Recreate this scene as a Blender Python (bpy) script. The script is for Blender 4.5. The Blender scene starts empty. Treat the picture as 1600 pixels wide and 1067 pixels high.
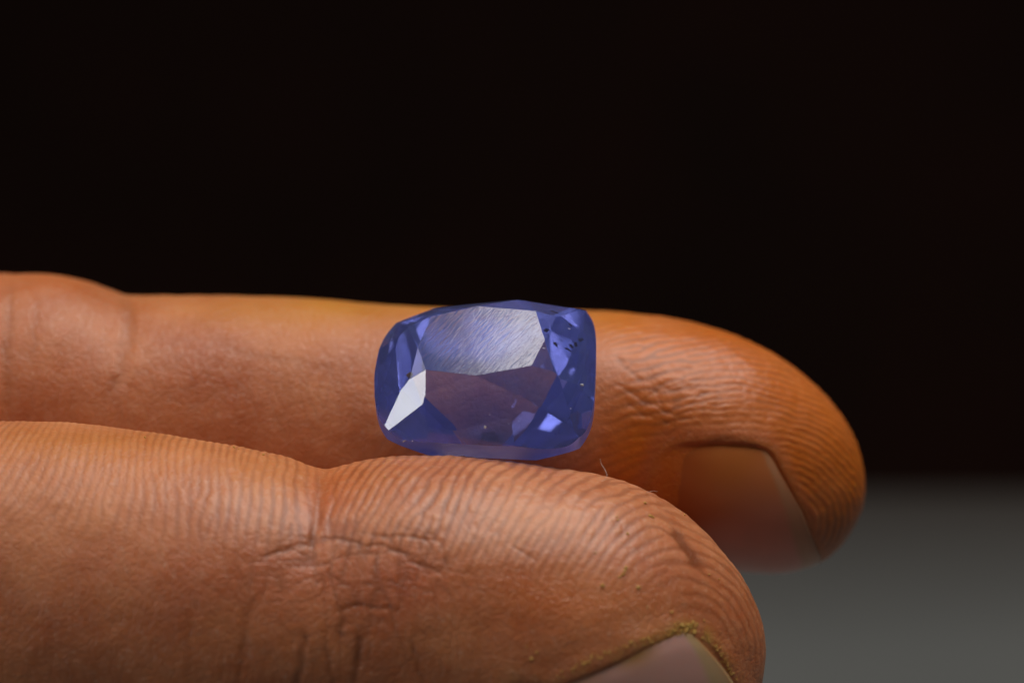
import bpy, bmesh, math, random
import numpy as np
from mathutils import Vector, Matrix
from mathutils.bvhtree import BVHTree

random.seed(4)
R = math.radians
MM = 0.001
scene = bpy.context.scene

# ------------------------------------------------------------------ camera
FOCAL, SENSOR, DIST = 100.0, 36.0, 153.0          # mm; DIST = camera to the focused stone
PITCH = R(11)
RIGHT = np.array([1.0, 0.0, 0.0])
UP = np.array([0.0, math.sin(PITCH), math.cos(PITCH)])
FWD = np.array([0.0, math.cos(PITCH), -math.sin(PITCH)])
PX = SENSOR / FOCAL * DIST / 1600.0                # mm per photo pixel at the stone

cd = bpy.data.cameras.new('camera')
cam = bpy.data.objects.new('camera', cd)
scene.collection.objects.link(cam)
cd.lens, cd.sensor_width, cd.sensor_fit = FOCAL, SENSOR, 'HORIZONTAL'
cd.clip_start, cd.clip_end = 0.005, 50
cam.location = Vector(-FWD * DIST * MM)
cam.rotation_euler = (R(90) - PITCH, 0, 0)
cd.dof.use_dof = True
cd.dof.focus_distance = (DIST - 2.0) * MM
cd.dof.aperture_fstop = 26.0
scene.camera = cam

# ------------------------------------------------------------------ world, lamps, exposure
w = bpy.data.worlds.new('World')
scene.world = w
w.use_nodes = True
w.node_tree.nodes['Background'].inputs[0].default_value = (0.55, 0.5, 0.48, 1)
w.node_tree.nodes['Background'].inputs[1].default_value = 0.006

def area(name, loc_mm, target_mm, sx, sy, watts, col, spread=180):
    ld = bpy.data.lights.new(name, 'AREA')
    ld.shape, ld.size, ld.size_y = 'RECTANGLE', sx * MM, sy * MM
    ld.energy, ld.color, ld.spread = watts, col, R(spread)
    o = bpy.data.objects.new(name, ld)
    scene.collection.objects.link(o)
    o.location = Vector(loc_mm) * MM
    d = Vector(target_mm) - Vector(loc_mm)
    o.rotation_euler = d.to_track_quat('-Z', 'Y').to_euler()
    return o

area('overhead_window_lamp', (112, 15, 416), (112, 15, 0), 260, 370, 1.78, (1.0, 0.95, 0.89))
area('overhead_dim_lamp', (-100, -40, 430), (-100, -40, 0), 160, 370, 0.18, (0.94, 0.95, 1.0))
area('left_window_lamp', (-290, -80, 230), (0, 0, 0), 270, 270, 0.36, (1.0, 0.94, 0.88))
area('front_left_lamp', (-290, -216, 15), (0, 0, 0), 54, 60, 0.080, (0.97, 0.98, 1.0))

scene.view_settings.view_transform = 'Standard'
scene.view_settings.look = 'None'
scene.view_settings.exposure = 0.12
scene.view_settings.gamma = 1.0
scene.render.engine = 'CYCLES'
cy = scene.cycles
cy.use_denoising = True
cy.max_bounces, cy.transmission_bounces, cy.glossy_bounces = 24, 20, 12
cy.diffuse_bounces, cy.volume_bounces, cy.transparent_max_bounces = 4, 2, 16
cy.caustics_reflective = False
cy.caustics_refractive = True
cy.blur_glossy = 0.3
cy.sample_clamp_indirect = 4.0

# ------------------------------------------------------------------ helpers
def view(px, py, f):
    """photo pixel + depth behind the focus plane (mm) -> view coordinates (x, up, depth) mm"""
    k = (DIST + f) / DIST * PX
    return np.stack([(np.asarray(px) - 800.0) * k, -(np.asarray(py) - 533.5) * k,
                     np.asarray(f) + 0 * np.asarray(px)], -1)

def to_world(v):
    v = np.asarray(v)
    return v[..., :1] * RIGHT + v[..., 1:2] * UP + v[..., 2:3] * FWD

def pix(v):
    k = DIST / (DIST + v[..., 2]) / PX
    return v[..., 0] * k + 800.0, -v[..., 1] * k + 533.5

_rng = np.random.default_rng(11)
_LAT = _rng.random((48, 48, 48)).astype(np.float32)
_RA = np.array([[0.80, 0.36, -0.48], [-0.60, 0.48, -0.64], [0.0, 0.80, 0.60]])
def noise(p, freq, seed=0):
    return 0.75 * (_noise1(p @ _RA, freq, seed) + _noise1(p @ _RA.T + 9.1, freq * 1.13, seed + 50))

def _noise1(p, freq, seed=0):
    """smooth value noise in -1..1, freq in cells per mm"""
    q = p * freq + np.array([7.3, 3.1, 5.7]) * (seed + 1)
    i = np.floor(q).astype(np.int64)
    t = (q - i)
    t = t * t * (3 - 2 * t)
    out = 0
    for dx in (0, 1):
        wx = t[..., 0] if dx else 1 - t[..., 0]
        for dy in (0, 1):
            wy = t[..., 1] if dy else 1 - t[..., 1]
            for dz in (0, 1):
                wz = t[..., 2] if dz else 1 - t[..., 2]
                out = out + wx * wy * wz * _LAT[(i[..., 0] + dx) % 48, (i[..., 1] + dy) % 48, (i[..., 2] + dz) % 48]
    return out * 2 - 1

def sstep(a, b, x):
    t = np.clip((x - a) / (b - a), 0, 1)
    return t * t * (3 - 2 * t)

def link(name, me, mat=None, parent=None):
    o = bpy.data.objects.new(name, me)
    scene.collection.objects.link(o)
    if mat is not None:
        me.materials.append(mat)
    if parent is not None:
        o.parent = parent
    return o

def tag(o, label=None, cat=None, group=None, kind=None):
    for k, v in (('label', label), ('category', cat), ('group', group), ('kind', kind)):
        if v:
            o[k] = v
    return o

def mesh_np(name, verts_mm, quads, tris=None):
    me = bpy.data.meshes.new(name)
    V = np.ascontiguousarray(verts_mm, dtype=np.float32) * MM
    nq = len(quads)
    nt = 0 if tris is None else len(tris)
    me.vertices.add(len(V))
    me.vertices.foreach_set('co', V.ravel())
    loops = np.concatenate([np.asarray(quads).ravel()] + ([np.asarray(tris).ravel()] if nt else [])).astype(np.int32)
    starts = np.concatenate([np.arange(nq) * 4, nq * 4 + np.arange(nt) * 3]).astype(np.int32)
    me.loops.add(len(loops))
    me.loops.foreach_set('vertex_index', loops)
    me.polygons.add(nq + nt)
    me.polygons.foreach_set('loop_start', starts)
    me.update(calc_edges=True)
    me.validate()
    me.shade_smooth()
    return me

def attr(me, name, arr):
    a = me.attributes.new(name, 'FLOAT', 'POINT')
    a.data.foreach_set('value', np.ascontiguousarray(arr, dtype=np.float32))

class NT:
    def __init__(self, name):
        self.m = bpy.data.materials.new(name)
        self.m.use_nodes = True
        self.t = self.m.node_tree
        self.b = self.t.nodes['Principled BSDF']
        self.out = self.t.nodes['Material Output']
    def n(self, typ, **kw):
        nd = self.t.nodes.new(typ)
        for k, v in kw.items():
            if k.startswith('i_'):
                nd.inputs[k[2:].replace('_', ' ')].default_value = v
            else:
                setattr(nd, k, v)
        return nd
    def l(self, a, b):
        self.t.links.new(a, b)
    def at(self, name):
        return self.n('ShaderNodeAttribute', attribute_name=name).outputs['Fac']
    def mix(self, fac, a, b, mode='MIX'):
        nd = self.n('ShaderNodeMix', data_type='RGBA', blend_type=mode)
        for sock, val in ((nd.inputs[0], fac), (nd.inputs[6], a), (nd.inputs[7], b)):
            if isinstance(val, bpy.types.NodeSocket):
                self.l(val, sock)
            elif isinstance(val, (int, float)):
                sock.default_value = val
            else:
                sock.default_value = (*val, 1)
        return nd.outputs[2]
    def math(self, op, a, b=0.0):
        nd = self.n('ShaderNodeMath', operation=op)
        for sock, val in ((nd.inputs[0], a), (nd.inputs[1], b)):
            if isinstance(val, bpy.types.NodeSocket):
                self.l(val, sock)
            else:
                sock.default_value = val
        return nd.outputs[0]
    def coords(self):
        tc = self.n('ShaderNodeTexCoord')
        mp = self.n('ShaderNodeMapping')
        mp.inputs['Scale'].default_value = (1000, 1000, 1000)   # millimetres
        self.l(tc.outputs['Object'], mp.inputs['Vector'])
        return mp.outputs[0]

# ------------------------------------------------------------------ setting: grey table top and dark room behind it
TABLE_Z = -80.0
def table_material():
    m = NT('grey_table_top')
    c = m.coords()
    n1 = m.n('ShaderNodeTexNoise', i_Scale=0.012, i_Detail=6.0)
    m.l(c, n1.inputs['Vector'])
    n2 = m.n('ShaderNodeTexNoise', i_Scale=0.5, i_Detail=4.0)
    m.l(c, n2.inputs['Vector'])
    col = m.mix(n1.outputs['Fac'], (0.095, 0.101, 0.098), (0.136, 0.143, 0.139))
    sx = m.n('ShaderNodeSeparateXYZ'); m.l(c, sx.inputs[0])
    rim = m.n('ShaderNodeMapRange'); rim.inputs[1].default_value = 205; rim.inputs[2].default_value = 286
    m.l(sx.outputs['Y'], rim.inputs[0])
    col = m.mix(rim.outputs[0], col, (0.030, 0.023, 0.019))        # fades to dark brown towards the far edge
    col = m.mix(m.math('MULTIPLY', n2.outputs['Fac'], 0.25), col, (0.12, 0.11, 0.10))
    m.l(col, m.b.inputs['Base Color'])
    m.b.inputs['Roughness'].default_value = 0.6
    return m.m

def wall_material():
    m = NT('dark_brown_wall')
    c = m.coords()
    n1 = m.n('ShaderNodeTexNoise', i_Scale=0.006, i_Detail=3.0)
    m.l(c, n1.inputs['Vector'])
    col = m.mix(n1.outputs['Fac'], (0.025, 0.018, 0.012), (0.12, 0.034, 0.02))
    m.l(col, m.b.inputs['Base Color'])
    m.b.inputs['Roughness'].default_value = 0.8
    return m.m

def slab(name, x0, x1, y0, y1, z0, z1, bev, mat):
    bm = bmesh.new()
    bmesh.ops.create_cube(bm, size=1)
    for v in bm.verts:
        v.co = Vector(((x0 + x1) / 2 + v.co.x * (x1 - x0), (y0 + y1) / 2 + v.co.y * (y1 - y0), (z0 + z1) / 2 + v.co.z * (z1 - z0))) * MM
    if bev:
        bmesh.ops.bevel(bm, geom=bm.edges[:], offset=bev * MM, segments=3, affect='EDGES')
    me = bpy.data.meshes.new(name)
    bm.to_mesh(me)
    bm.free()
    return link(name, me, mat)

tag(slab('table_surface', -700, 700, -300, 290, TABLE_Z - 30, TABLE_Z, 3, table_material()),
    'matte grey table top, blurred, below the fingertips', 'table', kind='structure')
tag(slab('wall', -3000, 3000, 1500, 1560, -900, 1600, 0, wall_material()),
    'dark brown wall far behind the hand', 'wall', kind='structure')

# ------------------------------------------------------------------ hand: two fingers growing out of one palm
NT_ = 640                                   # vertices round each finger
TH = np.arange(NT_) / NT_ * 2 * np.pi       # 0 top, 90 deg toward camera, 180 bottom, 270 away

def tipg(x, xc, xt, p):
    q = np.clip((x - xc) / (xt - xc), 0, 1)
    return np.clip(1 - q ** p, 0, 1) ** (1 / p)

def pchip(x, xs, ys):
    xs = np.asarray(xs, float); ys = np.asarray(ys, float)
    h = np.diff(xs); d = np.diff(ys) / h
    m = np.zeros_like(ys)
    m[1:-1] = np.where(d[:-1] * d[1:] > 0, 2 * d[:-1] * d[1:] / (d[:-1] + d[1:] + 1e-12 * np.sign(d[:-1] + d[1:] + 1e-20)), 0)
    m[0], m[-1] = d[0], d[-1]
    x = np.clip(x, xs[0], xs[-1])
    i = np.clip(np.searchsorted(xs, x) - 1, 0, len(xs) - 2)
    t = (x - xs[i]) / h[i]
    return ((1 + 2 * t) * (1 - t) ** 2 * ys[i] + t * (1 - t) ** 2 * h[i] * m[i]
            + t * t * (3 - 2 * t) * ys[i + 1] + t * t * (t - 1) * h[i] * m[i + 1])

class Finger:
    """rings of constant photo x; top/bottom outline, depth and half depth as functions of x"""
    def __init__(self, top, bot, tip, xt_c, xb_c, xh_c, pt, pb, fc, hw, step=0.085):
        xt, yt = tip
        self.tip = tip
        def ftop(x):
            y = pchip(np.minimum(x, xt_c), *zip(*top))
            return np.where(x > xt_c, yt - (yt - pchip(np.array([xt_c]), *zip(*top))[0]) * tipg(x, xt_c, xt, pt), y)
        def fbot(x):
            y = pchip(np.minimum(x, xb_c), *zip(*bot))
            return np.where(x > xb_c, yt + (pchip(np.array([xb_c]), *zip(*bot))[0] - yt) * tipg(x, xb_c, xt, pb), y)
        def fhw(x):
            return pchip(np.minimum(x, xh_c), *zip(*hw)) * np.where(x > xh_c, tipg(x, xh_c, xt, 2.0), 1)
        self.ftop, self.fbot, self.fhw = ftop, fbot, fhw
        self.fc = lambda x: pchip(x, *zip(*fc))
        # ring positions: even steps along the surface, coarse outside the frame on the left
        q = np.linspace(0, 1, 6000)
        xs = np.concatenate([np.linspace(-40, xt - 330, 4000)[:-1], xt - 330 * (1 - np.sin(q * np.pi / 2))])
        xs = np.unique(np.clip(xs, None, xt - 0.02))
        ds = np.sqrt(np.diff(xs) ** 2 + np.maximum(np.abs(np.diff(ftop(xs))), np.abs(np.diff(fhw(xs))) / PX) ** 2)
        s = np.concatenate([[0], np.cumsum(ds)]) * PX
        n = int(s[-1] / step)
        xs = np.interp(np.linspace(0, s[-1], n), s, xs)
        self.x = np.concatenate([np.linspace(-460, -44, 46), xs])
        x = self.x
        f = self.fc(x)
        k = (DIST + f) / DIST * PX
        Ut, Ub = -(ftop(x) - 533.5) * k, -(fbot(x) - 533.5) * k
        X = (x - 800) * k
        mid, ru = (Ut + Ub) / 2, (Ut - Ub) / 2
        c, sn = np.cos(TH), np.sin(TH)
        e = 0.93                                        # slightly squarer than an ellipse
        C, S = np.sign(c) * np.abs(c) ** e, np.sign(sn) * np.abs(sn) ** e
        P = np.empty((len(x), NT_, 3))
        P[..., 0] = X[:, None]
        P[..., 1] = mid[:, None] + ru[:, None] * C
        P[..., 2] = f[:, None] - fhw(x)[:, None] * S
        self.P = P
        self.k = k
    def normals(self):
        P = self.P
        dr = np.gradient(P, axis=0)
        dt = np.roll(P, -1, 1) - np.roll(P, 1, 1)
        n = np.cross(dr, dt)
        n /= np.linalg.norm(n, axis=-1, keepdims=True) + 1e-12
        out = P - P.mean(1, keepdims=True)
        if (n * out).sum() < 0:
            n = -n
        return n

A = Finger(top=[(-900, 640), (-300, 648), (0, 657), (100, 662), (200, 676), (300, 691), (400, 707), (450, 718), (490, 733), (510, 736),
                (540, 730), (580, 722), (640, 715), (700, 714), (760, 717), (820, 723), (870, 730)],
           bot=[(-900, 1190), (0, 1180), (300, 1176), (500, 1172), (700, 1190), (900, 1235), (1000, 1240)],
           tip=(1197, 1015), xt_c=870, xb_c=980, xh_c=900, pt=1.8, pb=2.1,
           fc=[(-900, 0.0), (0, -1.5), (500, -2.3), (900, -2.3), (1200, -2.0)],
           hw=[(-900, 8.6), (0, 8.3), (300, 8.2), (500, 7.9), (700, 8.3), (900, 8.2)])
B = Finger(top=[(-900, 395), (-300, 418), (0, 425), (80, 428), (130, 437), (170, 452), (200, 461), (230, 462), (300, 461), (400, 464),
                (500, 470), (600, 476), (700, 480), (930, 486)],
           bot=[(-900, 830), (0, 850), (200, 845), (400, 860), (700, 872), (1000, 885), (1200, 894)],
           tip=(1351, 762), xt_c=930, xb_c=1200, xh_c=1050, pt=2.0, pb=2.0,
           fc=[(-900, 16.0), (0, 14.5), (500, 13.4), (900, 12.7), (1350, 11.8)],
           hw=[(-900, 8.2), (0, 8.2), (200, 7.8), (500, 7.4), (800, 7.6), (1050, 7.5)])

def polyline_d(px, py, pts):
    """distance in photo pixels from every vertex to a polyline, and position 0..1 along it"""
    best = np.full(px.shape, 1e9); tt = np.zeros(px.shape)
    n = len(pts) - 1
    for i in range(n):
        ax, ay = pts[i]; bx, by = pts[i + 1]
        dx, dy = bx - ax, by - ay
        t = np.clip(((px - ax) * dx + (py - ay) * dy) / (dx * dx + dy * dy), 0, 1)
        d = np.hypot(px - ax - t * dx, py - ay - t * dy)
        m = d < best
        best = np.where(m, d, best); tt = np.where(m, (i + t) / n, tt)
    return best, tt

def blob(px, py, cx, cy, rx, ry):
    return np.exp(-((px - cx) / rx) ** 2 - ((py - cy) / ry) ** 2)

def ridges(P, ph, lam, seed, warp, spots):
    ph = ph + warp * noise(P, 0.16, seed) + 0.11 * noise(P, 0.5, seed + 1) + 0.055 * noise(P, 1.5, seed + 2)
    rs = np.random.default_rng(seed)
    for x, y in spots:                        # ridge endings and forks
        v = view(x, y, 0)
        ph = ph + rs.choice([-1, 1]) * lam * np.arctan2(P[..., 1] - v[1], P[..., 0] - v[0]) / (2 * np.pi)
    w_ = 0.22 * noise(P, 0.8, seed + 3)
    r = np.clip(0.5 + w_ + 0.5 * np.cos(2 * np.pi * ph / lam), 0, 1)
    return r ** 0.8                           # broad ridges, narrow furrows

def radial(P, centre, K):
    return np.sqrt((((P - centre) * K) ** 2).sum(-1))

def creases(F, px, py, front, lst, jitter_seed):
    """every crease: (points, width px, depth mm, colour strength)"""
    jx = 5 * noise(F.P, 0.7, jitter_seed) + 2.5 * noise(F.P, 2.0, jitter_seed + 1)
    jy = 5 * noise(F.P, 0.7, jitter_seed + 2) + 2.5 * noise(F.P, 2.0, jitter_seed + 3)
    h = np.zeros(px.shape); c = np.zeros(px.shape)
    for pts, wd, dep, st in lst:
        d, t = polyline_d(px + jx, py + jy, pts)
        taper = np.clip(np.minimum(t, 1 - t) * 5 + 0.15, 0, 1)
        g = np.exp(-(d / wd) ** 2) * taper * front
        h -= 0.42 * dep * g
        c = np.maximum(c, st * g)
    return h, c

def nail_field(F, rows_x, th_deg, lo, hi, xd, xp):
    """signed distance (mm, positive inside) to the nail outline in the finger's own length/arc coordinates"""
    rr = (F.fbot(F.x) - F.ftop(F.x)) / 2 * F.k
    rr = np.maximum(rr, 2.0)[:, None] * 0.5 + F.fhw(F.x)[:, None] * 0.5
    X = F.x[:, None]
    a = np.degrees(TH)[None, :]
    d_lo = (a - lo(X)) * np.pi / 180 * rr
    d_hi = (hi(X) - a) * np.pi / 180 * rr
    d_d = (xd(a) - X) * F.k[:, None]
    d_p = (X - xp(a)) * F.k[:, None]
    # smooth minimum keeps rounded corners
    kk = 2.2
    st = np.stack([d_lo, d_hi, d_d, d_p])
    return -np.log(np.exp(-kk * np.clip(st, -12, 12)).sum(0)) / kk

ip = lambda xs, ys: (lambda v: np.interp(v, xs, ys))
NA = dict(lo=ip([860, 960, 1060, 1110], [104, 92.5, 79.5, 79]), hi=ip([860, 1200], [200, 200]),
          xd=ip([78, 92, 110, 140, 180, 200], [1094, 1128, 1152, 1160, 1146, 1120]), xp=ip([90, 150, 200], [800, 770, 800]))
NB = dict(lo=ip([950, 1100, 1190, 1240], [93, 86, 82, 88]), hi=ip([900, 1300], [186, 186]),
          xd=ip([80, 95, 110, 130, 150, 172, 186], [1190, 1214, 1238, 1258, 1274, 1276, 1250]), xp=ip([80, 130, 186], [1030, 985, 1000]))

def finish(F, which):
    P = F.P
    N = F.normals()
    px, py = pix(P)
    front = sstep(-0.25, 0.15, -N[..., 2])
    h = 0.16 * noise(P, 0.12, 20) + 0.07 * noise(P, 0.35, 21) + 0.018 * noise(P, 1.1, 22)
    nz = noise(P, 0.3, 23)
    nd = nail_field(F, None, None, **(NA if which == 'A' else NB))
    if which == 'A':
        k1 = view(1085, 1060, -9)
        rs = np.random.default_rng(5)
        sp1 = [(rs.uniform(540, 1150), rs.uniform(735, 900)) for _ in range(26)]
        sp2 = [(rs.uniform(20, 480), rs.uniform(700, 840)) for _ in range(16)]
        r1 = ridges(P, radial(P, k1, np.array([1.0, 0.86, 0.45])), 0.47, 30, 0.6, sp1)
        sl = np.interp(px, [-200, 0, 130, 250, 400, 500], [0.95, 0.75, 0.45, 0.16, 0.02, -0.05])
        c0 = view(250, 760, 0)
        r2 = ridges(P, P[..., 0] - sl * (P[..., 1] - c0[1]) + 0.12 * P[..., 2], 0.50, 40, 0.45, sp2)
        wr = sstep(485, 525, px)
        r = r1 * wr + r2 * (1 - wr)
        # ridged pad: strong on the upper pad, fading down the side of the finger
        low = np.interp(px, [0, 250, 500, 700, 850, 950, 1050, 1200], [830, 850, 850, 880, 895, 900, 915, 1060])
        pad = 1 - sstep(-45, 45, py - low + 25 * nz)
        pad = np.where(N[..., 2] > 0.2, 1, pad)
        pad = pad * (1 - 0.45 * (1 - sstep(120, 520, px)))
        pad = pad * (1 - 0.75 * blob(px, py, 505, 760, 30, 60))
        lst = [([(506, 730), (504, 760), (494, 800), (488, 850), (478, 900)], 9, 0.34, 0.30),
               ([(522, 735), (520, 790), (512, 850)], 5, 0.10, 0.2),
               ([(450, 845), (510, 838), (560, 848), (600, 852), (625, 866), (660, 884), (720, 905)], 3.4, 0.10, 0.42),
               ([(585, 835), (640, 840), (690, 845)], 3.5, 0.07, 0.4),
               ([(395, 870), (430, 860), (470, 850), (500, 852)], 4, 0.10, 0.4),
               ([(400, 880), (420, 862), (455, 855)], 3.5, 0.08, 0.35),
               ([(520, 960), (560, 945), (600, 946), (640, 960)], 4, 0.09, 0.35),
               ([(480, 985), (474, 1030), (462, 1080)], 6, 0.16, 0.55),
               ([(540, 965), (532, 985), (538, 1000)], 5, 0.12, 0.5),
               ([(566, 985), (563, 1020), (550, 1080)], 6.5, 0.20, 0.6),
               ([(510, 1010), (518, 1050), (525, 1080)], 5, 0.10, 0.4),
               ([(400, 920), (388, 960), (380, 1030), (374, 1080)], 6, 0.10, 0.3),
               ([(640, 1000), (650, 1030), (665, 1070)], 5, 0.10, 0.35),
               ([(300, 960), (296, 1010), (292, 1080)], 7, 0.06, 0.2),
               ([(1054, 820), (1066, 843), (1084, 866), (1094, 882)], 7.5, 0.10, 1.5),
               ([(800, 850), (840, 870)], 4, 0.06, 0.3),
               ([(660, 820), (690, 852), (700, 890)], 3.5, 0.06, 0.3)]
        net = blob(px, py, 560, 880, 190, 65) + 0.6 * blob(px, py, 560, 990, 120, 70)
        amp, lamtint = 0.030, 0.9
        red = 0.9 * blob(px, py, 505, 770, 60, 60) + 0.6 * blob(px, py, 300, 890, 330, 70) + 0.6 * blob(px, py, 640, 930, 260, 60) + 0.5 * blob(px, py, 1000, 860, 120, 60)
        stain = 0.30 * blob(px, py, 330, 740, 260, 70) + 0.35 * blob(px, py, 880, 930, 140, 50) + 0.2 * blob(px, py, 120, 690, 120, 40)
    else:
        k1 = view(1170, 850, 2)
        rs = np.random.default_rng(8)
        sp1 = [(rs.uniform(940, 1330), rs.uniform(510, 690)) for _ in range(24)]
        r = ridges(P, radial(P, k1, np.array([0.56, 1.0, 0.55])), 0.365, 50, 0.55, sp1)
        pad = sstep(900, 1000, px) * (1 - 0.75 * sstep(640, 720, py) * (1 - sstep(1180, 1240, px)))
        pad = np.maximum(pad, 0.35 * sstep(500, 700, px))
        lst = [([(197, 455), (200, 500), (190, 560), (178, 620)], 12, 0.30, 0.35),
               ([(20, 440), (12, 540), (16, 640)], 8, 0.10, 0.3),
               ([(60, 470), (52, 560)], 6, 0.06, 0.2),
               ([(955, 600), (1000, 622), (1045, 645), (1090, 660)], 3.5, 0.063, 0.39),
               ([(975, 625), (1010, 650), (1060, 668)], 2.8, 0.056, 0.32),
               ([(1000, 632), (1025, 612), (1060, 600), (1110, 590)], 2.8, 0.056, 0.35),
               ([(1080, 640), (1095, 622), (1110, 616)], 2.8, 0.049, 0.28),
               ([(960, 560), (985, 580), (1010, 600)], 4, 0.06, 0.4),
               ([(1100, 690), (1150, 693), (1190, 698)], 5, 0.05, 0.6),
               ([(330, 540), (420, 560), (520, 570)], 9, 0.06, 0.2),
               ([(430, 640), (445, 690)], 6, 0.06, 0.2)]
        net = 0.45 * blob(px, py, 1060, 630, 90, 60) + 0.30 * blob(px, py, 250, 590, 260, 90) + 0.3 * blob(px, py, 520, 640, 100, 70)
        amp, lamtint = 0.025, 1.0
        red = 0.5 * blob(px, py, 140, 530, 200, 70) + 0.9 * blob(px, py, 1080, 720, 140, 50) + 0.9 * blob(px, py, 1240, 740, 60, 100)
        gold = 0.75 * blob(px, py, 600, 476, 300, 36) + 0.2 * blob(px, py, 960, 510, 90, 40)
        stain = 0.35 * blob(px, py, 620, 490, 330, 60) + 0.95 * sstep(860, 1000, px) + 0.4 * blob(px, py, 100, 430, 100, 30)
    if which == 'A':
        gold = 0.25 * blob(px, py, 400, 740, 130, 40) + 0.3 * blob(px, py, 130, 690, 150, 35)
    pad = pad * sstep(0.2, -1.0, nd)                       # no print on the nail bed
    brk = np.clip(0.65 + 0.55 * noise(P, 1.1, 60), 0.1, 1.2)
    if which == 'A':
        pad = pad * (1 - 0.22 * sstep(930, 1090, px))
    h += amp * pad * (r - 0.6) * brk
    # beads along the ridges (sweat pores)
    bead = noise(P, 2.2, 61) + 0.7 * noise(P, 3.8, 62)
    h += 0.026 * pad * r * bead
    hc, cc = creases(F, px, py, front, lst, 70)
    h += hc
    # fine cross-hatched skin lines
    q = P + 0.5 * np.stack([noise(P, 0.5, 85), noise(P, 0.5, 86), 0 * px], -1)
    e1 = 1 - np.abs(noise(q * np.array([1.9, 0.42, 0.42]), 1.0, 80))
    e2 = 1 - np.abs(noise(q * np.array([0.45, 1.25, 0.8]), 1.0, 83))
    e3 = 1 - np.abs(noise(q, 2.4, 84))
    lines = np.maximum(e1 ** 6, e2 ** 10)
    net = np.clip(net, 0, 1)
    h -= 0.048 * net * lines * front
    h -= (1 - pad) * (0.016 * e1 ** 5 + 0.012 * e3 ** 4) * (1.0 if which == 'A' else 0.5)
    # nail fold and bed
    near = 1.0 if which == 'A' else sstep(1015, 1120, px)       # the cuticle side of the rear nail melts into the skin
    bed = sstep(-0.06, 0.14, nd) * near
    fold = np.exp(-((nd + 0.40) / 0.50) ** 2) * (nd < 0.6)
    h = h * (1 - bed) - 0.09 * bed + 0.06 * near * fold * (1 - bed)
    F.nd = nd
    if which == 'B':
        red = red + 1.1 * np.exp(-((nd + 0.35) / 0.55) ** 2)
        stain = stain * (1 - 0.5 * np.exp(-((nd + 0.35) / 0.55) ** 2))
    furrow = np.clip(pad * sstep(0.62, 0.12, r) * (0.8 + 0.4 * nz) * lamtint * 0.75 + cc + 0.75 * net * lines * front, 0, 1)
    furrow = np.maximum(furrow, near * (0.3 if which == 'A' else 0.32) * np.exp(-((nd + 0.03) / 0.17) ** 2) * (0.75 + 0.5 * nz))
    F.S = P.copy(); F.N = N
    F.P = P + N * h[..., None]
    F.px, F.py = pix(F.P)
    F.at = dict(furrow=furrow, stain=np.clip(stain * (0.85 + 0.35 * nz), 0, 1), red=np.clip(red * (0.8 + 0.4 * nz), 0, 1), pad=pad, gold=np.clip(gold * (0.85 + 0.4 * nz), 0, 1),
                bead=np.clip(pad * r * (0.4 + 0.5 * bead), 0, 1),
                dusty=(np.exp(-((nd + 0.12) / 0.42) ** 2) * np.clip(0.5 + 1.3 * noise(P, 1.1, 77), 0, 1) * (0.25 + 0.9 * blob(px, py, 1085, 980, 45, 40))) if which == 'A' else 0.12 * np.exp(-((nd + 0.1) / 0.3) ** 2))

finish(A, 'A'); finish(B, 'B')

# web: both fingers' root rings run into one ring, which carries on as the palm
nA, nB = len(A.x), len(B.x)
J = np.arange(NT_)
inner = (A.P[0][(-J) % NT_] + B.P[0]) / 2            # A's far half meets B's near half
ringA, ringB = A.P[0].copy(), B.P[0].copy()
half = NT_ // 2
wv = np.zeros(NT_); wv[:half + 1] = 1
meetB = np.where(wv[:, None] > 0, inner, B.P[0])
meetA = np.where(wv[(-J) % NT_][:, None] > 0, inner[(-J) % NT_], A.P[0])
NW = 26
for F, meet in ((A, meetA), (B, meetB)):
    base = F.P[:NW].copy()
    t = (np.linspace(1, 0, NW) ** 1.6)[:, None, None]
    off = meet[None] - base[0:1]
    F.P[:NW] = base + off * t
idA = np.arange(nA * NT_).reshape(nA, NT_)
idB = nA * NT_ + np.arange(nB * NT_).reshape(nB, NT_)
for j in range(half + 1):
    idB[0, j] = idA[0, (-j) % NT_]
loop = np.concatenate([idA[0, :half + 1], idB[0, half + 1:]])
allP = np.concatenate([A.P.reshape(-1, 3), B.P.reshape(-1, 3)])
ring0 = allP[loop]
cen = ring0.mean(0)
pal, pid, prev = [], [], loop
for i in range(1, 25):
    t = i / 24.0
    x = -55.0 * t
    sc = (1 + 0.25 * math.sin(t * math.pi * 0.8)) * (1 - t ** 5) ** 0.5 + 0.002
    smooth = cen + np.stack([np.zeros(len(loop)), 13.0 * np.cos(np.arange(len(loop)) / len(loop) * 2 * np.pi - 0.5),
                             -17.0 * np.sin(np.arange(len(loop)) / len(loop) * 2 * np.pi - 0.5)], -1)
    b = sstep(0, 0.5, np.array(t))
    rr = cen + (ring0 * (1 - b) + smooth * b - cen) * sc
    rr[:, 0] = ring0[:, 0] * (1 - b) + cen[0] * b + x
    pal.append(rr)
    pid.append(len(allP) + (i - 1) * len(loop) + np.arange(len(loop)))
verts = np.concatenate([allP] + pal + [np.array([A.P[-1].mean(0), B.P[-1].mean(0), pal[-1].mean(0)])])
iA, iB, iP = len(verts) - 3, len(verts) - 2, len(verts) - 1
def strip(a, b):
    return np.stack([a, np.roll(a, -1), np.roll(b, -1), b], -1)
quads = []
for ids in (idA, idB):
    a, b = ids[:-1], ids[1:]
    quads.append(np.stack([a, b, np.roll(b, -1, 1), np.roll(a, -1, 1)], -1).reshape(-1, 4))
rows = [loop] + pid
for a, b in zip(rows[:-1], rows[1:]):
    quads.append(strip(a, b))
quads = np.concatenate(quads)
tris = []
for last, c in ((idA[-1], iA), (idB[-1], iB)):
    tris.append(np.stack([last, np.full(NT_, c), np.roll(last, -1)], -1))
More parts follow.
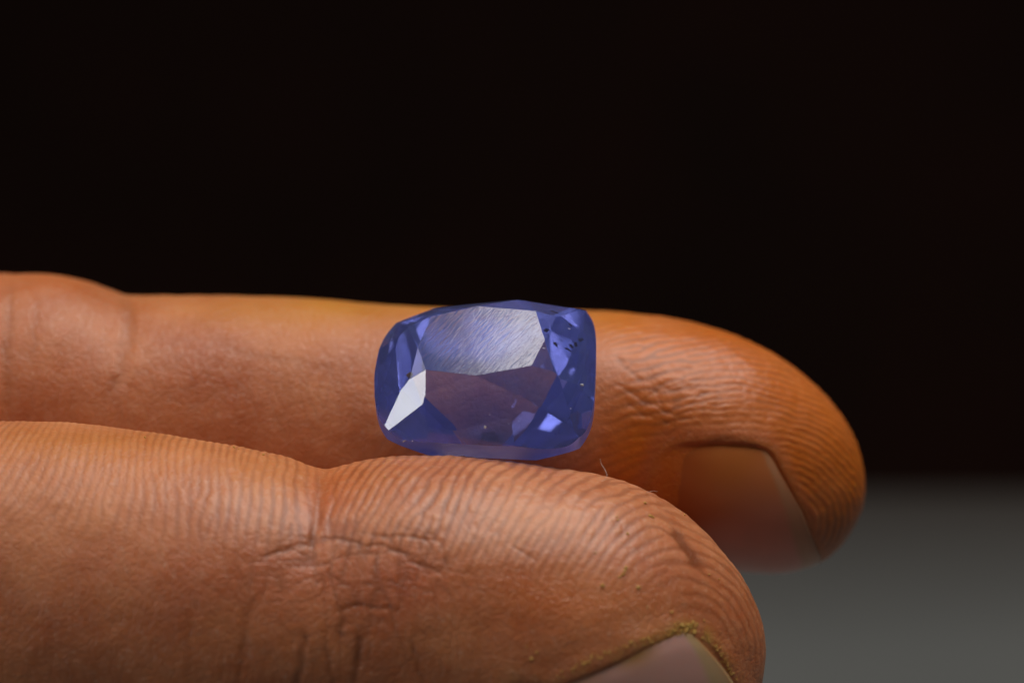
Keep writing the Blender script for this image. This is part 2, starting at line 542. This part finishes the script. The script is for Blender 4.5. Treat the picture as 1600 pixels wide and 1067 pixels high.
tris.append(np.stack([rows[-1], np.roll(rows[-1], -1), np.full(len(loop), iP)], -1))
tris = np.concatenate(tris)
Wv = to_world(verts)
used = np.zeros(len(verts), bool); used[quads.ravel()] = True; used[tris.ravel()] = True
remap = np.cumsum(used) - 1
hand_me = mesh_np('hand', Wv[used], remap[quads], remap[tris])
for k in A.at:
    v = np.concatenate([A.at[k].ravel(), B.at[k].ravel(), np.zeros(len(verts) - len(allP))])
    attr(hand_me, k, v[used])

def skin_material():
    m = NT('brown_skin')
    c = m.coords()
    n1 = m.n('ShaderNodeTexNoise', i_Scale=0.22, i_Detail=5.0)
    n2 = m.n('ShaderNodeTexNoise', i_Scale=1.6, i_Detail=3.0)
    vo = m.n('ShaderNodeTexVoronoi', feature='DISTANCE_TO_EDGE', i_Scale=2.6)
    n3 = m.n('ShaderNodeTexNoise', i_Scale=7.0, i_Detail=3.0)
    for q in (n1, n2, vo, n3):
        m.l(c, q.inputs['Vector'])
    n1r = m.n('ShaderNodeMapRange'); n1r.inputs[1].default_value = 0.3; n1r.inputs[2].default_value = 0.7
    m.l(n1.outputs['Fac'], n1r.inputs[0])
    col = m.mix(n1r.outputs[0], (0.42, 0.115, 0.039), (0.58, 0.212, 0.081))
    col = m.mix(m.math('MULTIPLY', m.at('red'), 0.65), col, (0.44, 0.085, 0.030))
    mott = m.n('ShaderNodeMapRange'); mott.inputs[1].default_value = 0.35; mott.inputs[2].default_value = 0.75
    m.l(n2.outputs['Fac'], mott.inputs[0])
    col = m.mix(m.math('MULTIPLY', mott.outputs[0], 0.20), col, (0.62, 0.33, 0.21))
    col = m.mix(m.math('MULTIPLY', m.at('bead'), 0.30), col, (0.68, 0.36, 0.19))
    fl = m.n('ShaderNodeTexNoise', i_Scale=4.2, i_Detail=2.0); m.l(c, fl.inputs['Vector'])
    flk = m.n('ShaderNodeMapRange'); flk.inputs[1].default_value = 0.60; flk.inputs[2].default_value = 0.78
    m.l(fl.outputs['Fac'], flk.inputs[0])
    col = m.mix(m.math('MULTIPLY', flk.outputs[0], 0.40), col, (0.68, 0.42, 0.30))
    col = m.mix(m.math('MULTIPLY', m.at('stain'), 0.92), col, (0.60, 0.140, 0.003))
    col = m.mix(m.math('MULTIPLY', m.at('gold'), 0.85), col, (0.56, 0.24, 0.016))
    col = m.mix(m.math('MULTIPLY', m.at('dusty'), 0.9), col, (0.46, 0.27, 0.05))
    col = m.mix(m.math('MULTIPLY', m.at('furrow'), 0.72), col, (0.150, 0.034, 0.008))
    m.l(col, m.b.inputs['Base Color'])
    rg = m.n('ShaderNodeMapRange'); rg.inputs[3].default_value = 0.30; rg.inputs[4].default_value = 0.52
    m.l(n1.outputs['Fac'], rg.inputs[0]); m.l(rg.outputs[0], m.b.inputs['Roughness'])
    m.b.inputs['Specular IOR Level'].default_value = 0.48
    m.b.inputs['Subsurface Weight'].default_value = 0.35
    m.b.inputs['Subsurface Radius'].default_value = (1.0, 0.35, 0.18)
    m.b.inputs['Subsurface Scale'].default_value = 0.9 * MM
    cell = m.n('ShaderNodeMapRange'); cell.inputs[1].default_value = 0.0; cell.inputs[2].default_value = 0.12
    m.l(vo.outputs['Distance'], cell.inputs[0])
    inv = m.math('SUBTRACT', 1.0, m.at('pad'))
    hgt = m.math('ADD', m.math('MULTIPLY', m.math('MULTIPLY', cell.outputs[0], inv), 0.6), m.math('MULTIPLY', n3.outputs['Fac'], 0.9))
    bp = m.n('ShaderNodeBump'); bp.inputs['Strength'].default_value = 0.65; bp.inputs['Distance'].default_value = 0.045 * MM
    m.l(hgt, bp.inputs['Height'])
    m.l(bp.outputs[0], m.b.inputs['Normal'])
    return m.m

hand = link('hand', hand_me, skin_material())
tag(hand, 'brown hand with two stained fingers held out flat, pads up, carrying the blue stone', 'hand')

def nail_material(name, pale, pink, amber, rim, root):
    m = NT(name)
    c = m.coords()
    n1 = m.n('ShaderNodeTexNoise', i_Scale=0.35, i_Detail=5.0)
    m.l(c, n1.inputs['Vector'])
    ln = m.at('along'); ed = m.at('edge')
    col = m.mix(n1.outputs['Fac'], pink, tuple(min(1, v * 1.3) for v in pink))
    col = m.mix(m.at('amber'), col, amber)
    col = m.mix(m.at('root'), col, root)
    col = m.mix(m.math('MULTIPLY', ln, 0.85), col, pale)
    col = m.mix(m.math('MULTIPLY', ed, 0.8), col, rim)
    m.l(col, m.b.inputs['Base Color'])
    m.b.inputs['Roughness'].default_value = 0.30
    m.b.inputs['Subsurface Weight'].default_value = 0.3
    m.b.inputs['Subsurface Radius'].default_value = (1.0, 0.4, 0.25)
    m.b.inputs['Subsurface Scale'].default_value = 0.8 * MM
    bp = m.n('ShaderNodeBump'); bp.inputs['Strength'].default_value = 0.25; bp.inputs['Distance'].default_value = 0.05 * MM
    m.l(n1.outputs['Fac'], bp.inputs['Height'])
    m.l(bp.outputs[0], m.b.inputs['Normal'])
    return m.m

def nail(F, spec, mat, label):
    nu, nv = 90, 90
    u = np.linspace(0, 1, nu)[:, None]; v = np.linspace(0, 1, nv)[None, :]
    # fill the outline: sweep the arc, then the length at that arc
    a = np.zeros((nu, nv)); x = np.zeros((nu, nv))
    amid = None
    a0 = 78.0; a1 = float(spec['hi'](1000.0))
    for it in range(12):
        if it == 0:
            x = spec['xp'](np.array(120.0)) + u * 250 + 0 * v
        lo = spec['lo'](x); hi = spec['hi'](x)
        a = lo + v * (hi - lo)
        x = spec['xp'](a) * (1 - u) + spec['xd'](a) * u
    # squircle the corners
    uu, vv = u * 2 - 1, v * 2 - 1
    k = 0.10
    x = x - k * (spec['xd'](a) - spec['xp'](a)) * np.where(uu > 0, uu ** 4 * np.abs(vv) ** 5, 0)
    ri = np.interp(x, F.x, np.arange(len(F.x)))
    ti = a / 360 * NT_
    r0 = np.clip(np.floor(ri).astype(int), 0, len(F.x) - 2); fr = (ri - r0)[..., None]
    t0 = np.floor(ti).astype(int); ft = (ti - t0)[..., None]
    def samp(G):
        return ((G[r0, t0 % NT_] * (1 - ft) + G[r0, (t0 + 1) % NT_] * ft) * (1 - fr)
                + (G[r0 + 1, t0 % NT_] * (1 - ft) + G[r0 + 1, (t0 + 1) % NT_] * ft) * fr)
    Pn, Nn = samp(F.S), samp(F.N)
    Nn /= np.linalg.norm(Nn, axis=-1, keepdims=True)
    e_lat = np.minimum(v, 1 - v) + 0 * u
    e_free = (1 - u) + 0 * v
    e_prox = u + 0 * v
    off = 0.015 - 0.10 * np.exp(-(e_lat / 0.03) ** 2) - 0.4 * np.exp(-(e_prox / 0.07) ** 2) + 0.10 * (u ** 3) * (1 - np.exp(-(e_lat / 0.1) ** 2))
    top = Pn + Nn * off[..., None]
    bot = Pn + Nn * (off[..., None] - 0.40)
    nzz = noise(Pn, 0.6, 90)
    fa = sstep(0.86, 0.92, u + 0.012 * nzz + 0 * v)
    edge = np.clip(np.exp(-(e_lat / 0.045) ** 2) * (0.6 + 0.8 * nzz) + np.exp(-(e_free / 0.03) ** 2) * 0.35, 0, 1)
    amb = 1 - sstep(0.05, 0.62, v + 0.25 * (u - 0.6) + 0.05 * nzz)
    root = 1 - sstep(0.18, 0.55, u + 0.10 * (0.5 - v) + 0.03 * nzz)
    cut = int(nu * 0.90)
    plate = None
    for nm, r0_, r1_ in (('fingernail', 0, cut + 1), ('free_edge', cut, nu)):
        m_ = r1_ - r0_
        ids = np.arange(m_ * nv).reshape(m_, nv)
        nn = m_ * nv
        q = np.stack([ids[:-1, :-1], ids[1:, :-1], ids[1:, 1:], ids[:-1, 1:]], -1).reshape(-1, 4)
        runs = [ids[:, 0][::-1], ids[:, -1], ids[0] if nm == 'fingernail' else ids[-1][::-1]]     # no wall where the two pieces meet
        side = np.concatenate([np.stack([rn[:-1], rn[1:], rn[1:] + nn, rn[:-1] + nn], -1) for rn in runs])
        V = np.concatenate([top[r0_:r1_].reshape(-1, 3), bot[r0_:r1_].reshape(-1, 3)])
        me = mesh_np(nm, to_world(V), np.concatenate([q, q[:, ::-1] + nn, side]))
        bm = bmesh.new(); bm.from_mesh(me); bmesh.ops.recalc_face_normals(bm, faces=bm.faces[:]); bm.to_mesh(me); bm.free()
        for an, arr in (('along', fa), ('amber', amb), ('root', root), ('edge', edge)):
            attr(me, an, np.tile((arr + 0 * u * v)[r0_:r1_].ravel(), 2))
        o = link(nm, me, mat, hand if plate is None else plate)
        if plate is None:
            plate = o
            o['label'] = label

nail(A, NA, nail_material('mauve_nail', (0.50, 0.34, 0.17), (0.56, 0.31, 0.27), (0.55, 0.30, 0.25), (0.34, 0.17, 0.035), (0.52, 0.28, 0.22)), 'pale mauve nail with yellow dust caked round its rim')
nail(B, NB, nail_material('amber_nail', (0.52, 0.25, 0.13), (0.58, 0.22, 0.17), (0.50, 0.16, 0.038), (0.26, 0.075, 0.018), (0.42, 0.10, 0.022)), 'amber to dull pink nail of the rear finger')

def surf(F, px, py):
    """nearest camera-facing surface point of a finger to a photo pixel (view mm) and its normal"""
    d = (F.px - px) ** 2 + (F.py - py) ** 2 + np.where(F.N[..., 2] > 0.1, 1e6, 0)
    i = np.unravel_index(np.argmin(d), d.shape)
    return F.P[i], F.N[i]

# ------------------------------------------------------------------ the sapphire
TILT = R(36)
g_c = view(560 + 705 / 3.5575, 440 + 497 / 3.5575, -0.2)          # girdle centre
roll = R(2.0)
gu = np.array([math.cos(roll), math.sin(roll), 0.0])
gn = np.array([0.0, math.sin(TILT), -math.cos(TILT)])
gv = np.cross(gn, gu); gv /= np.linalg.norm(gv)
if gv[1] < 0: gv = -gv
gn = np.cross(gu, gv)
if gn[2] > 0: gn = -gn
def zp(x, y, n):
    """close-up pixel of the photograph -> stone coordinates (u, v) on the plane at height n above the girdle"""
    o = np.array([0, 0, -DIST]); p = view(560 + x / 3.5575, 440 + y / 3.5575, 0.0) - o
    c0 = g_c + gn * n
    t = np.dot(c0 - o, gn) / np.dot(p, gn)
    q = o + p * t - g_c
    return np.dot(q, gu), np.dot(q, gv)

H_CR, GT, H_PV = 2.55, 1.95, 5.8
DOME = 0.03
S5X, S5Y = 400, 690
PAV_A, PAV_PH, PAV_PH2 = 58, 0.25, 0.35
tab = [zp(x, y, H_CR) for x, y in [(405, 195), (655, 137), (985, 165), (1035, 325), (960, 467), (655, 522), (375, 490), (330, 365)]]
outl = [zp(x, y, 0) for x, y in [(88, 590), (93, 470), (138, 295), (215, 220), (330, 168), (450, 137), (680, 116), (880, 99), (1020, 97), (1150, 112),
        (1240, 140), (1296, 190), (1318, 270), (1322, 400), (1316, 560), (1304, 700), (1262, 815), (1190, 880), (1060, 906), (860, 908), (640, 900),
        (450, 890), (300, 872), (195, 835), (125, 765), (96, 680)]]
def closed_spline(pts, n):
    p = np.array(pts); m = len(p)
    out = []
    for i in range(n):
        t = i / n * m; k = int(t); f = t - k
        a, b, c, d = p[(k - 1) % m], p[k % m], p[(k + 1) % m], p[(k + 2) % m]
        out.append(0.5 * ((2 * b) + (-a + c) * f + (2 * a - 5 * b + 4 * c - d) * f * f + (-a + 3 * b - 3 * c + d) * f ** 3))
    return np.array(out)
outline = closed_spline(outl, 120)
# convex and anticlockwise
hull = []
pts = sorted(map(tuple, outline))
def half_hull(ps):
    h = []
    for p in ps:
        while len(h) > 1 and (h[-1][0] - h[-2][0]) * (p[1] - h[-2][1]) - (h[-1][1] - h[-2][1]) * (p[0] - h[-2][0]) <= 1e-9:
            h.pop()
        h.append(p)
    return h
lo_, up_ = half_hull(pts), half_hull(pts[::-1])
outline = np.array(lo_[:-1] + up_[:-1])

def on_outline(d):
    """outline point in direction d from the centre"""
    d = np.array(d) / np.linalg.norm(d)
    best = None
    for i in range(len(outline)):
        a, b = outline[i], outline[(i + 1) % len(outline)]
        M = np.array([[d[0], a[0] - b[0]], [d[1], a[1] - b[1]]])
        try:
            s, t = np.linalg.solve(M, a)
        except np.linalg.LinAlgError:
            continue
        if s > 0 and -1e-6 <= t <= 1 + 1e-6:
            best = a * (1 - t) + b * t
    return best

planes = []          # (point, outward normal)
def plane3(a, b, c):
    a, b, c = map(np.array, (a, b, c))
    n = np.cross(b - a, c - a); n /= np.linalg.norm(n)
    cen0 = np.array([0, 0, 0.3 * (H_CR if (a[2] + b[2] + c[2]) > 0 else -H_PV)])
    if np.dot(n, a - cen0) < 0: n = -n
    planes.append((a, n))

T = [np.array([*t, H_CR]) for t in tab]
gdir = [on_outline(t) for t in tab]
# corner girdle points as in the photo (bright lower-left main points at the lower left corner)
gdir[6] = on_outline(zp(120, 815, 0)); gdir[5] = on_outline(zp(590, 905, 0)); gdir[4] = on_outline(zp(1225, 860, 0))
gdir[0] = on_outline(zp(190, 215, 0)); gdir[2] = on_outline(zp(1270, 150, 0))
Gp = [np.array([*g, 0.0]) for g in gdir]
S = []
for i in range(8):
    j = (i + 1) % 8
    mT = (T[i] + T[j]) / 2; mG = on_outline(Gp[i][:2] / np.linalg.norm(Gp[i][:2]) + Gp[j][:2] / np.linalg.norm(Gp[j][:2]))
    f = 0.40
    S.append([*(mT[:2] * (1 - f) + mG * f), None])
S[6][:2] = zp(245, 540, H_CR * 0.66)
S[5][:2] = zp(S5X, S5Y, H_CR * 0.66)
# heights of the star points so that every kite is flat
Mx = np.zeros((8, 8)); rhs = np.zeros(8)
for i in range(8):
    a, b = (i - 1) % 8, i
    p = [T[i][:2], Gp[i][:2], np.array(S[a][:2]), np.array(S[b][:2])]
    Q = np.array([[1, 1, 1], [p[0][0], p[1][0], p[2][0]], [p[0][1], p[1][1], p[2][1]]])
    lam = np.linalg.solve(Q, np.array([1, p[3][0], p[3][1]]))      # S_b = lam0 T + lam1 G + lam2 S_a
    Mx[i, b] += 1; Mx[i, a] -= lam[2]; rhs[i] = lam[0] * H_CR
sol = np.linalg.lstsq(np.vstack([Mx, 0.5 * np.eye(8)]), np.concatenate([rhs, 0.5 * np.full(8, H_CR * 0.64)]), rcond=None)[0]
S = [np.array([s[0], s[1], h]) for s, h in zip(S, sol)]
STARS = S
planes.append((np.array([0, 0, H_CR]), np.array([0, 0, 1.0])))
for i in range(8):
    j = (i + 1) % 8
    plane3(T[i], T[j], S[i])
    # main: through the table corner, the girdle point, level direction along the girdle
    tdir = S[i] - S[(i - 1) % 8]
    n = np.cross(tdir, Gp[i] - np.array([0, 0, 0.17 if i == 6 else 0]) - T[i]); n /= np.linalg.norm(n)
    if n[2] < 0: n = -n
    planes.append((Gp[i] if i != 6 else Gp[i] - np.array([0, 0, 0.17]), n))
    Mi = on_outline(Gp[i][:2] / np.linalg.norm(Gp[i][:2]) + Gp[j][:2] / np.linalg.norm(Gp[j][:2]))
    Mi = np.array([*Mi, -0.10])
    plane3(S[i], Gp[i] - np.array([0, 0, 0.10]), Mi)
    plane3(S[i], Mi, Gp[j] - np.array([0, 0, 0.10]))
# pavilion: steep upper facets, flatter mains, small keel
for i in range(16):
    ang = 2 * math.pi * (i + PAV_PH) / 16
    d = np.array([math.cos(ang), math.sin(ang)])
    sup = max(outline @ d)
    n = np.array([d[0] * math.sin(R(PAV_A)), d[1] * math.sin(R(PAV_A)), -math.cos(R(PAV_A))])
    planes.append((np.array([d[0] * sup, d[1] * sup, -GT + 0.15 * math.sin(i * 2.1)]), n))
for i in range(16):                        # middle tier
    ang = 2 * math.pi * (i + PAV_PH + 0.5) / 16
    d = np.array([math.cos(ang), math.sin(ang)])
    sup = max(outline @ d)
    depth = H_PV - 0.5
    sl = math.atan2(depth, sup) + R(5.5 + 1.5 * math.sin(i * 2.7))
    off_ = 0.93
    # touches the mains' cone part-way down, so it takes a slice off each main's upper half
    q0 = np.array([d[0] * sup * 0.55, d[1] * sup * 0.55, -GT - depth * 0.45 + 0.02])
    planes.append((q0 * np.array([off_, off_, 1]), np.array([d[0] * math.sin(sl), d[1] * math.sin(sl), -math.cos(sl)])))
for i in range(8):
    ang = 2 * math.pi * (i + PAV_PH2) / 8 + 0.06 * math.sin(i * 3)
    d = np.array([math.cos(ang), math.sin(ang)])
    sup = max(outline @ d)
    depth = H_PV - 0.5
    slope = math.atan2(depth, sup * 1.0)
    sl = slope * (1.0 + 0.04 * math.sin(i * 1.7))
    planes.append((np.array([0, 0, -GT - depth]), np.array([d[0] * math.sin(sl), d[1] * math.sin(sl), -math.cos(sl)])))
planes.append((np.array([0.2, 0.1, -GT - H_PV + 0.85]), np.array([0.03, -0.02, -1.0])))

bm = bmesh.new()
lo_v = [bm.verts.new((p[0], p[1], -8)) for p in outline]
hi_v = [bm.verts.new((p[0], p[1], 5)) for p in outline]
bm.faces.new(lo_v[::-1]); bm.faces.new(hi_v)
for i in range(len(outline)):
    j = (i + 1) % len(outline)
    bm.faces.new((lo_v[i], lo_v[j], hi_v[j], hi_v[i]))
for p, n in planes:
    res = bmesh.ops.bisect_plane(bm, geom=bm.verts[:] + bm.edges[:] + bm.faces[:], dist=1e-6, plane_co=Vector(p), plane_no=Vector(n), clear_outer=True)
    ed = [e for e in bm.edges if e.is_boundary]
    if ed:
        bmesh.ops.contextual_create(bm, geom=ed)
bmesh.ops.remove_doubles(bm, verts=bm.verts[:], dist=0.004)
# facet edges are never razor sharp
bmesh.ops.recalc_face_normals(bm, faces=bm.faces[:])
sharp = [e for e in bm.edges if len(e.link_faces) == 2 and e.calc_face_angle() > R(9)]
bmesh.ops.bevel(bm, geom=sharp, offset=0.025, segments=1, affect='EDGES', clamp_overlap=True)
lay = bm.faces.layers.float.new('table_facet'); lay2 = bm.faces.layers.float.new('girdle')
for f in bm.faces:
    f[lay2] = 1.0 if abs(f.normal.z) < 0.12 else 0.0
    f[lay] = 1.0 if f.normal.z > 0.999 and f.calc_area() > 5 else 0.0
gem_local = [v.co.copy() for v in bm.verts]
Mg = np.stack([gu, gv, gn], 1)
g_w = to_world(g_c)
for v in bm.verts:
    p = Mg @ np.array(v.co)
    v.co = Vector(to_world(p)) * MM
bmesh.ops.recalc_face_normals(bm, faces=bm.faces[:])
gem_bvh = BVHTree.FromBMesh(bm)
gem_me = bpy.data.meshes.new('sapphire')
bm.to_mesh(gem_me); bm.free()

def gem_material():
    m = NT('blue_violet_sapphire')
    c = m.coords()
    tf = m.at('table_facet')
    # polishing scratches on the table: stretched noise across the facet
    mp = m.n('ShaderNodeMapping')
    mp0 = m.n('ShaderNodeMapping'); mp0.inputs['Rotation'].default_value = (0, R(42), 0)
    m.l(c, mp0.inputs['Vector'])
    mp.inputs['Scale'].default_value = (0.9, 0.6, 6.5)
    m.l(mp0.outputs[0], mp.inputs['Vector'])
    ns = m.n('ShaderNodeTexNoise', i_Scale=1.4, i_Detail=5.0, i_Distortion=0.5)
    m.l(mp.outputs[0], ns.inputs['Vector'])
    nb = m.n('ShaderNodeTexNoise', i_Scale=0.8, i_Detail=6.0)
    m.l(c, nb.inputs['Vector'])
    rough = m.math('ADD', m.math('ADD', m.math('MULTIPLY', tf, 0.05), m.math('MULTIPLY', m.at('girdle'), 0.28)), 0.012)
    m.l(rough, m.b.inputs['Roughness'])
    m.b.inputs['Base Color'].default_value = (0.88, 0.9, 1.0, 1)
    m.b.inputs['IOR'].default_value = 1.77
    m.b.inputs['Transmission Weight'].default_value = 1.0
    bp = m.n('ShaderNodeBump'); bp.inputs['Distance'].default_value = 0.055 * MM
    m.l(m.math('ADD', m.math('MULTIPLY', tf, 0.85), 0.004), bp.inputs['Strength'])
    m.l(ns.outputs['Fac'], bp.inputs['Height'])
    sx = m.n('ShaderNodeSeparateXYZ'); m.l(c, sx.inputs[0])
    dome = m.n('ShaderNodeBump'); dome.inputs['Distance'].default_value = DOME * MM       # the table facet is polished slightly domed
    m.l(tf, dome.inputs['Strength'])
    m.l(m.math('MULTIPLY', m.math('POWER', m.math('ADD', sx.outputs['X'], -0.5), 2.0), -1.0), dome.inputs['Height'])
    m.l(dome.outputs[0], bp.inputs['Normal'])
    m.l(bp.outputs[0], m.b.inputs['Normal'])
    # silk: a faint milky veil in the stone
    dif = m.n('ShaderNodeBsdfTranslucent'); dif.inputs['Color'].default_value = (0.34, 0.43, 0.97, 1)
    df2 = m.n('ShaderNodeBsdfDiffuse'); df2.inputs['Color'].default_value = (0.34, 0.43, 0.95, 1)
    ad = m.n('ShaderNodeMixShader'); ad.inputs[0].default_value = 0.5
    m.l(dif.outputs[0], ad.inputs[1]); m.l(df2.outputs[0], ad.inputs[2])
    mx = m.n('ShaderNodeMixShader')
    gd = m.at('girdle')
    m.l(m.math('MULTIPLY', nb.outputs['Fac'], m.math('ADD', 0.26, m.math('MULTIPLY', gd, 0.5))), mx.inputs[0])
    m.l(m.b.outputs[0], mx.inputs[1]); m.l(ad.outputs[0], mx.inputs[2])
    m.l(mx.outputs[0], m.out.inputs['Surface'])
    va = m.n('ShaderNodeVolumeAbsorption')
    va.inputs['Color'].default_value = (0.37, 0.465, 0.985, 1)
    va.inputs['Density'].default_value = 140.0
    vs = m.n('ShaderNodeVolumeScatter'); vs.inputs['Color'].default_value = (0.56, 0.71, 1.0, 1)
    vs.inputs['Density'].default_value = 42.0
    av = m.n('ShaderNodeAddShader')
    m.l(va.outputs[0], av.inputs[0]); m.l(vs.outputs[0], av.inputs[1])
    m.l(av.outputs[0], m.out.inputs['Volume'])
    return m.m

gem = link('sapphire', gem_me, gem_material())
gem.location = Vector(g_w) * MM
tag(gem, 'faceted cushion cut blue violet gemstone lying across the two fingers', 'gemstone')

# inclusions: chips and specks just under the crown
def flat_mat(name, col, rough=0.6):
    m = NT(name)
    n1 = m.n('ShaderNodeTexNoise', i_Scale=6.0, i_Detail=3.0)
    m.l(m.coords(), n1.inputs['Vector'])
    m.l(m.mix(n1.outputs['Fac'], tuple(v * 0.6 for v in col), tuple(min(1, v * 1.3) for v in col)), m.b.inputs['Base Color'])
    m.b.inputs['Roughness'].default_value = rough
    return m.m
dark_pit = flat_mat('dark_pit', (0.07, 0.035, 0.05))
pale_speck = flat_mat('pale_speck', (0.75, 0.76, 0.85))
brown_pit = flat_mat('brown_pit', (0.16, 0.12, 0.11))
def chunk(radii, sub=2, jag=0.35):
    b = bmesh.new()
    bmesh.ops.create_icosphere(b, subdivisions=sub, radius=1)
    for v in b.verts:
        v.co *= 1 + random.uniform(-jag, jag)
        v.co = Vector((v.co.x * radii[0], v.co.y * radii[1], v.co.z * radii[2]))
    return b
cam_p = Vector(-FWD * DIST)
for (zx, zy, rx, ry, mt, deep) in [(1165, 372, .12, .05, dark_pit, .12), (1190, 358, .10, .09, dark_pit, .12), (1212, 340, .10, .06, dark_pit, .12),
        (1238, 322, .11, .07, dark_pit, .12), (1215, 352, .08, .08, dark_pit, .12), (1250, 318, .07, .05, dark_pit, .12), (1180, 380, .08, .04, dark_pit, .12),
        (1100, 345, .10, .10, dark_pit, .12), (1048, 265, .12, .09, dark_pit, .12), (1090, 165, .16, .08, dark_pit, .12), (1185, 240, .10, .05, dark_pit, .12),
        (1170, 262, .10, .04, pale_speck, .1), (1030, 370, .12, .03, pale_speck, .1), (285, 520, .13, .12, brown_pit, -0.02), (705, 808, .09, .11, pale_speck, .25),
        (595, 358, .035, .03, pale_speck, .02), (255, 885, .14, .06, pale_speck, .1), (300, 885, .05, .05, pale_speck, .1), (1180, 705, .05, .04, pale_speck, .2),
        (890, 775, .03, .03, pale_speck, .2), (835, 790, .03, .03, pale_speck, .2), (730, 740, .03, .03, pale_speck, .2), (1240, 575, .16, .10, pale_speck, .15)]:
    tgt = to_world(view(560 + zx / 3.5575, 440 + zy / 3.5575, 0.0))
    d = (Vector(tgt) - cam_p).normalized()
    o = (cam_p - Vector(g_w)) * MM
    hit = gem_bvh.ray_cast(o, d)
    if hit[0] is None:
        continue
    if mt is pale_speck:
        deep = -0.066                      # open chips on the surface
    kz = 0.7 if mt is pale_speck else 1.35
    b = chunk((rx * kz * MM, 0.03 * MM, ry * kz * MM), 2, 0.4)
    rot = Matrix.Rotation(random.uniform(-0.6, 0.6), 4, 'Y')
    p = hit[0] - hit[1] * (deep + 0.06) * MM
    for v in b.verts:
        v.co = rot @ v.co + p
    nm = 'surface_chip' if mt is pale_speck else 'inclusion'
    me = bpy.data.meshes.new(nm); b.to_mesh(me); b.free()
    link(nm, me, mt, gem)

# ------------------------------------------------------------------ yellow dust and lint on the skin
dust_mat = flat_mat('yellow_dust', (0.60, 0.36, 0.08), 0.7)
pale_dust = flat_mat('pale_dust', (0.60, 0.46, 0.30), 0.7)
def dust(name, spots, mat, label, cat):
    big = bmesh.new()
    for F, px, py, r in spots:
        p, n = surf(F, px, py)
        b = chunk((r * random.uniform(.7, 1.3), r * random.uniform(.6, 1.0), r * random.uniform(.6, 1.1)), 1, 0.4)
        r *= 1.25; wp = to_world(p + n * r * 0.25)
        for v in b.verts:
            v.co = (v.co + Vector(wp)) * MM
        me = bpy.data.meshes.new('t'); b.to_mesh(me); b.free()
        big.from_mesh(me); bpy.data.meshes.remove(me)
    me = bpy.data.meshes.new(name); big.to_mesh(me); big.free()
    o = link(name, me, mat)
    return tag(o, label, cat, kind='stuff')
sp = [(A, 1015, 806, .10), (A, 1020, 808, .09), (A, 1008, 786, .09), (A, 975, 892, .10), (A, 978, 888, .10), (A, 972, 897, .10), (A, 969, 900, .07), (A, 942, 915, .11), (A, 998, 918, .11),
      (A, 980, 834, .08), (A, 965, 812, .07), (A, 930, 865, .06), (A, 1108, 898, .07), (A, 1122, 905, .06), (A, 963, 808, .05), (A, 227, 684, .08), (A, 365, 699, .07), (A, 372, 701, .05),
      (A, 412, 711, .08), (A, 1068, 805, .06), (A, 830, 1028, .09), (A, 838, 1020, .08), (A, 822, 1010, .06), (A, 600, 746, .05), (A, 1012, 948, .05), (A, 1050, 955, .08)]
dust('yellow_dust', sp, dust_mat, 'tiny yellow dust specks scattered over the front fingertip', 'dust')
sp2 = []
for _ in range(150):
    t = random.random()
    if random.random() < 0.6:
        x = 865 + t * 225; y = np.interp(x, [865, 920, 1000, 1050, 1090], [1062, 1030, 1000, 988, 980])
    else:
        x = 1098 + t * 52; y = np.interp(x, [1098, 1125, 1150], [985, 1020, 1066])
    sp2.append((A, x + random.gauss(0, 3), y + random.gauss(0, 3.5), random.uniform(.02, .065)))
for _ in range(36):
    sp2.append((A, 1080 + random.gauss(0, 13), 977 + random.gauss(0, 5), random.uniform(.03, .10)))
dust('caked_dust', sp2, dust_mat, 'crumbly yellow dust caked along the rim of the front fingernail', 'dust')

def fibre(pts, rad, label):
    b = bmesh.new()
    P = [Vector(to_world(p)) * MM for p in pts]
    ring_prev = None
    n = 40
    for i in range(n + 1):
        t = i / n * (len(P) - 1); k = min(int(t), len(P) - 2); f = t - k
        a, bb, c, d = P[max(k - 1, 0)], P[k], P[k + 1], P[min(k + 2, len(P) - 1)]
        q = 0.5 * ((2 * bb) + (c - a) * f + (2 * a - 5 * bb + 4 * c - d) * f * f + (3 * bb - a - 3 * c + d) * f ** 3)
        ring = [b.verts.new(q + Vector((math.cos(w_) * rad, math.sin(w_) * rad * 0.6, math.sin(w_ + 0.6) * rad)) * MM) for w_ in [0, 1.26, 2.51, 3.77, 5.03]]
        if ring_prev:
            for j in range(5):
                b.faces.new((ring_prev[j], ring_prev[(j + 1) % 5], ring[(j + 1) % 5], ring[j]))
        ring_prev = ring
    bmesh.ops.recalc_face_normals(b, faces=b.faces[:])
    me = bpy.data.meshes.new('lint_fibre'); b.to_mesh(me); b.free()
    return tag(link('lint_fibre', me, flat_mat('lint', (0.55, 0.45, 0.38))), label, 'fibre', 'lint fibres on the front finger')
def lift(F, px, py, up):
    p, n = surf(F, px, py)
    return p + n * up
b0, nb0 = surf(A, 946, 752)
def off(dx, dy, df=0): return b0 + np.array([dx * PX, -dy * PX, df])
fibre([off(-10, 2, -.1), off(-2, -2, -.2), off(3, -9, -.2), off(0, -18, -.1), off(-5, -26, 0), off(-7, -34, 0)], 0.012, 'thin pale lint fibre standing up beside the blue stone')
fibre([lift(A, 1008, 772, .1), lift(A, 1018, 771, .16), lift(A, 1026, 768, .16), lift(A, 1030, 766, .2)], 0.013, 'short pale lint fibre lying flat near the fingertip edge')
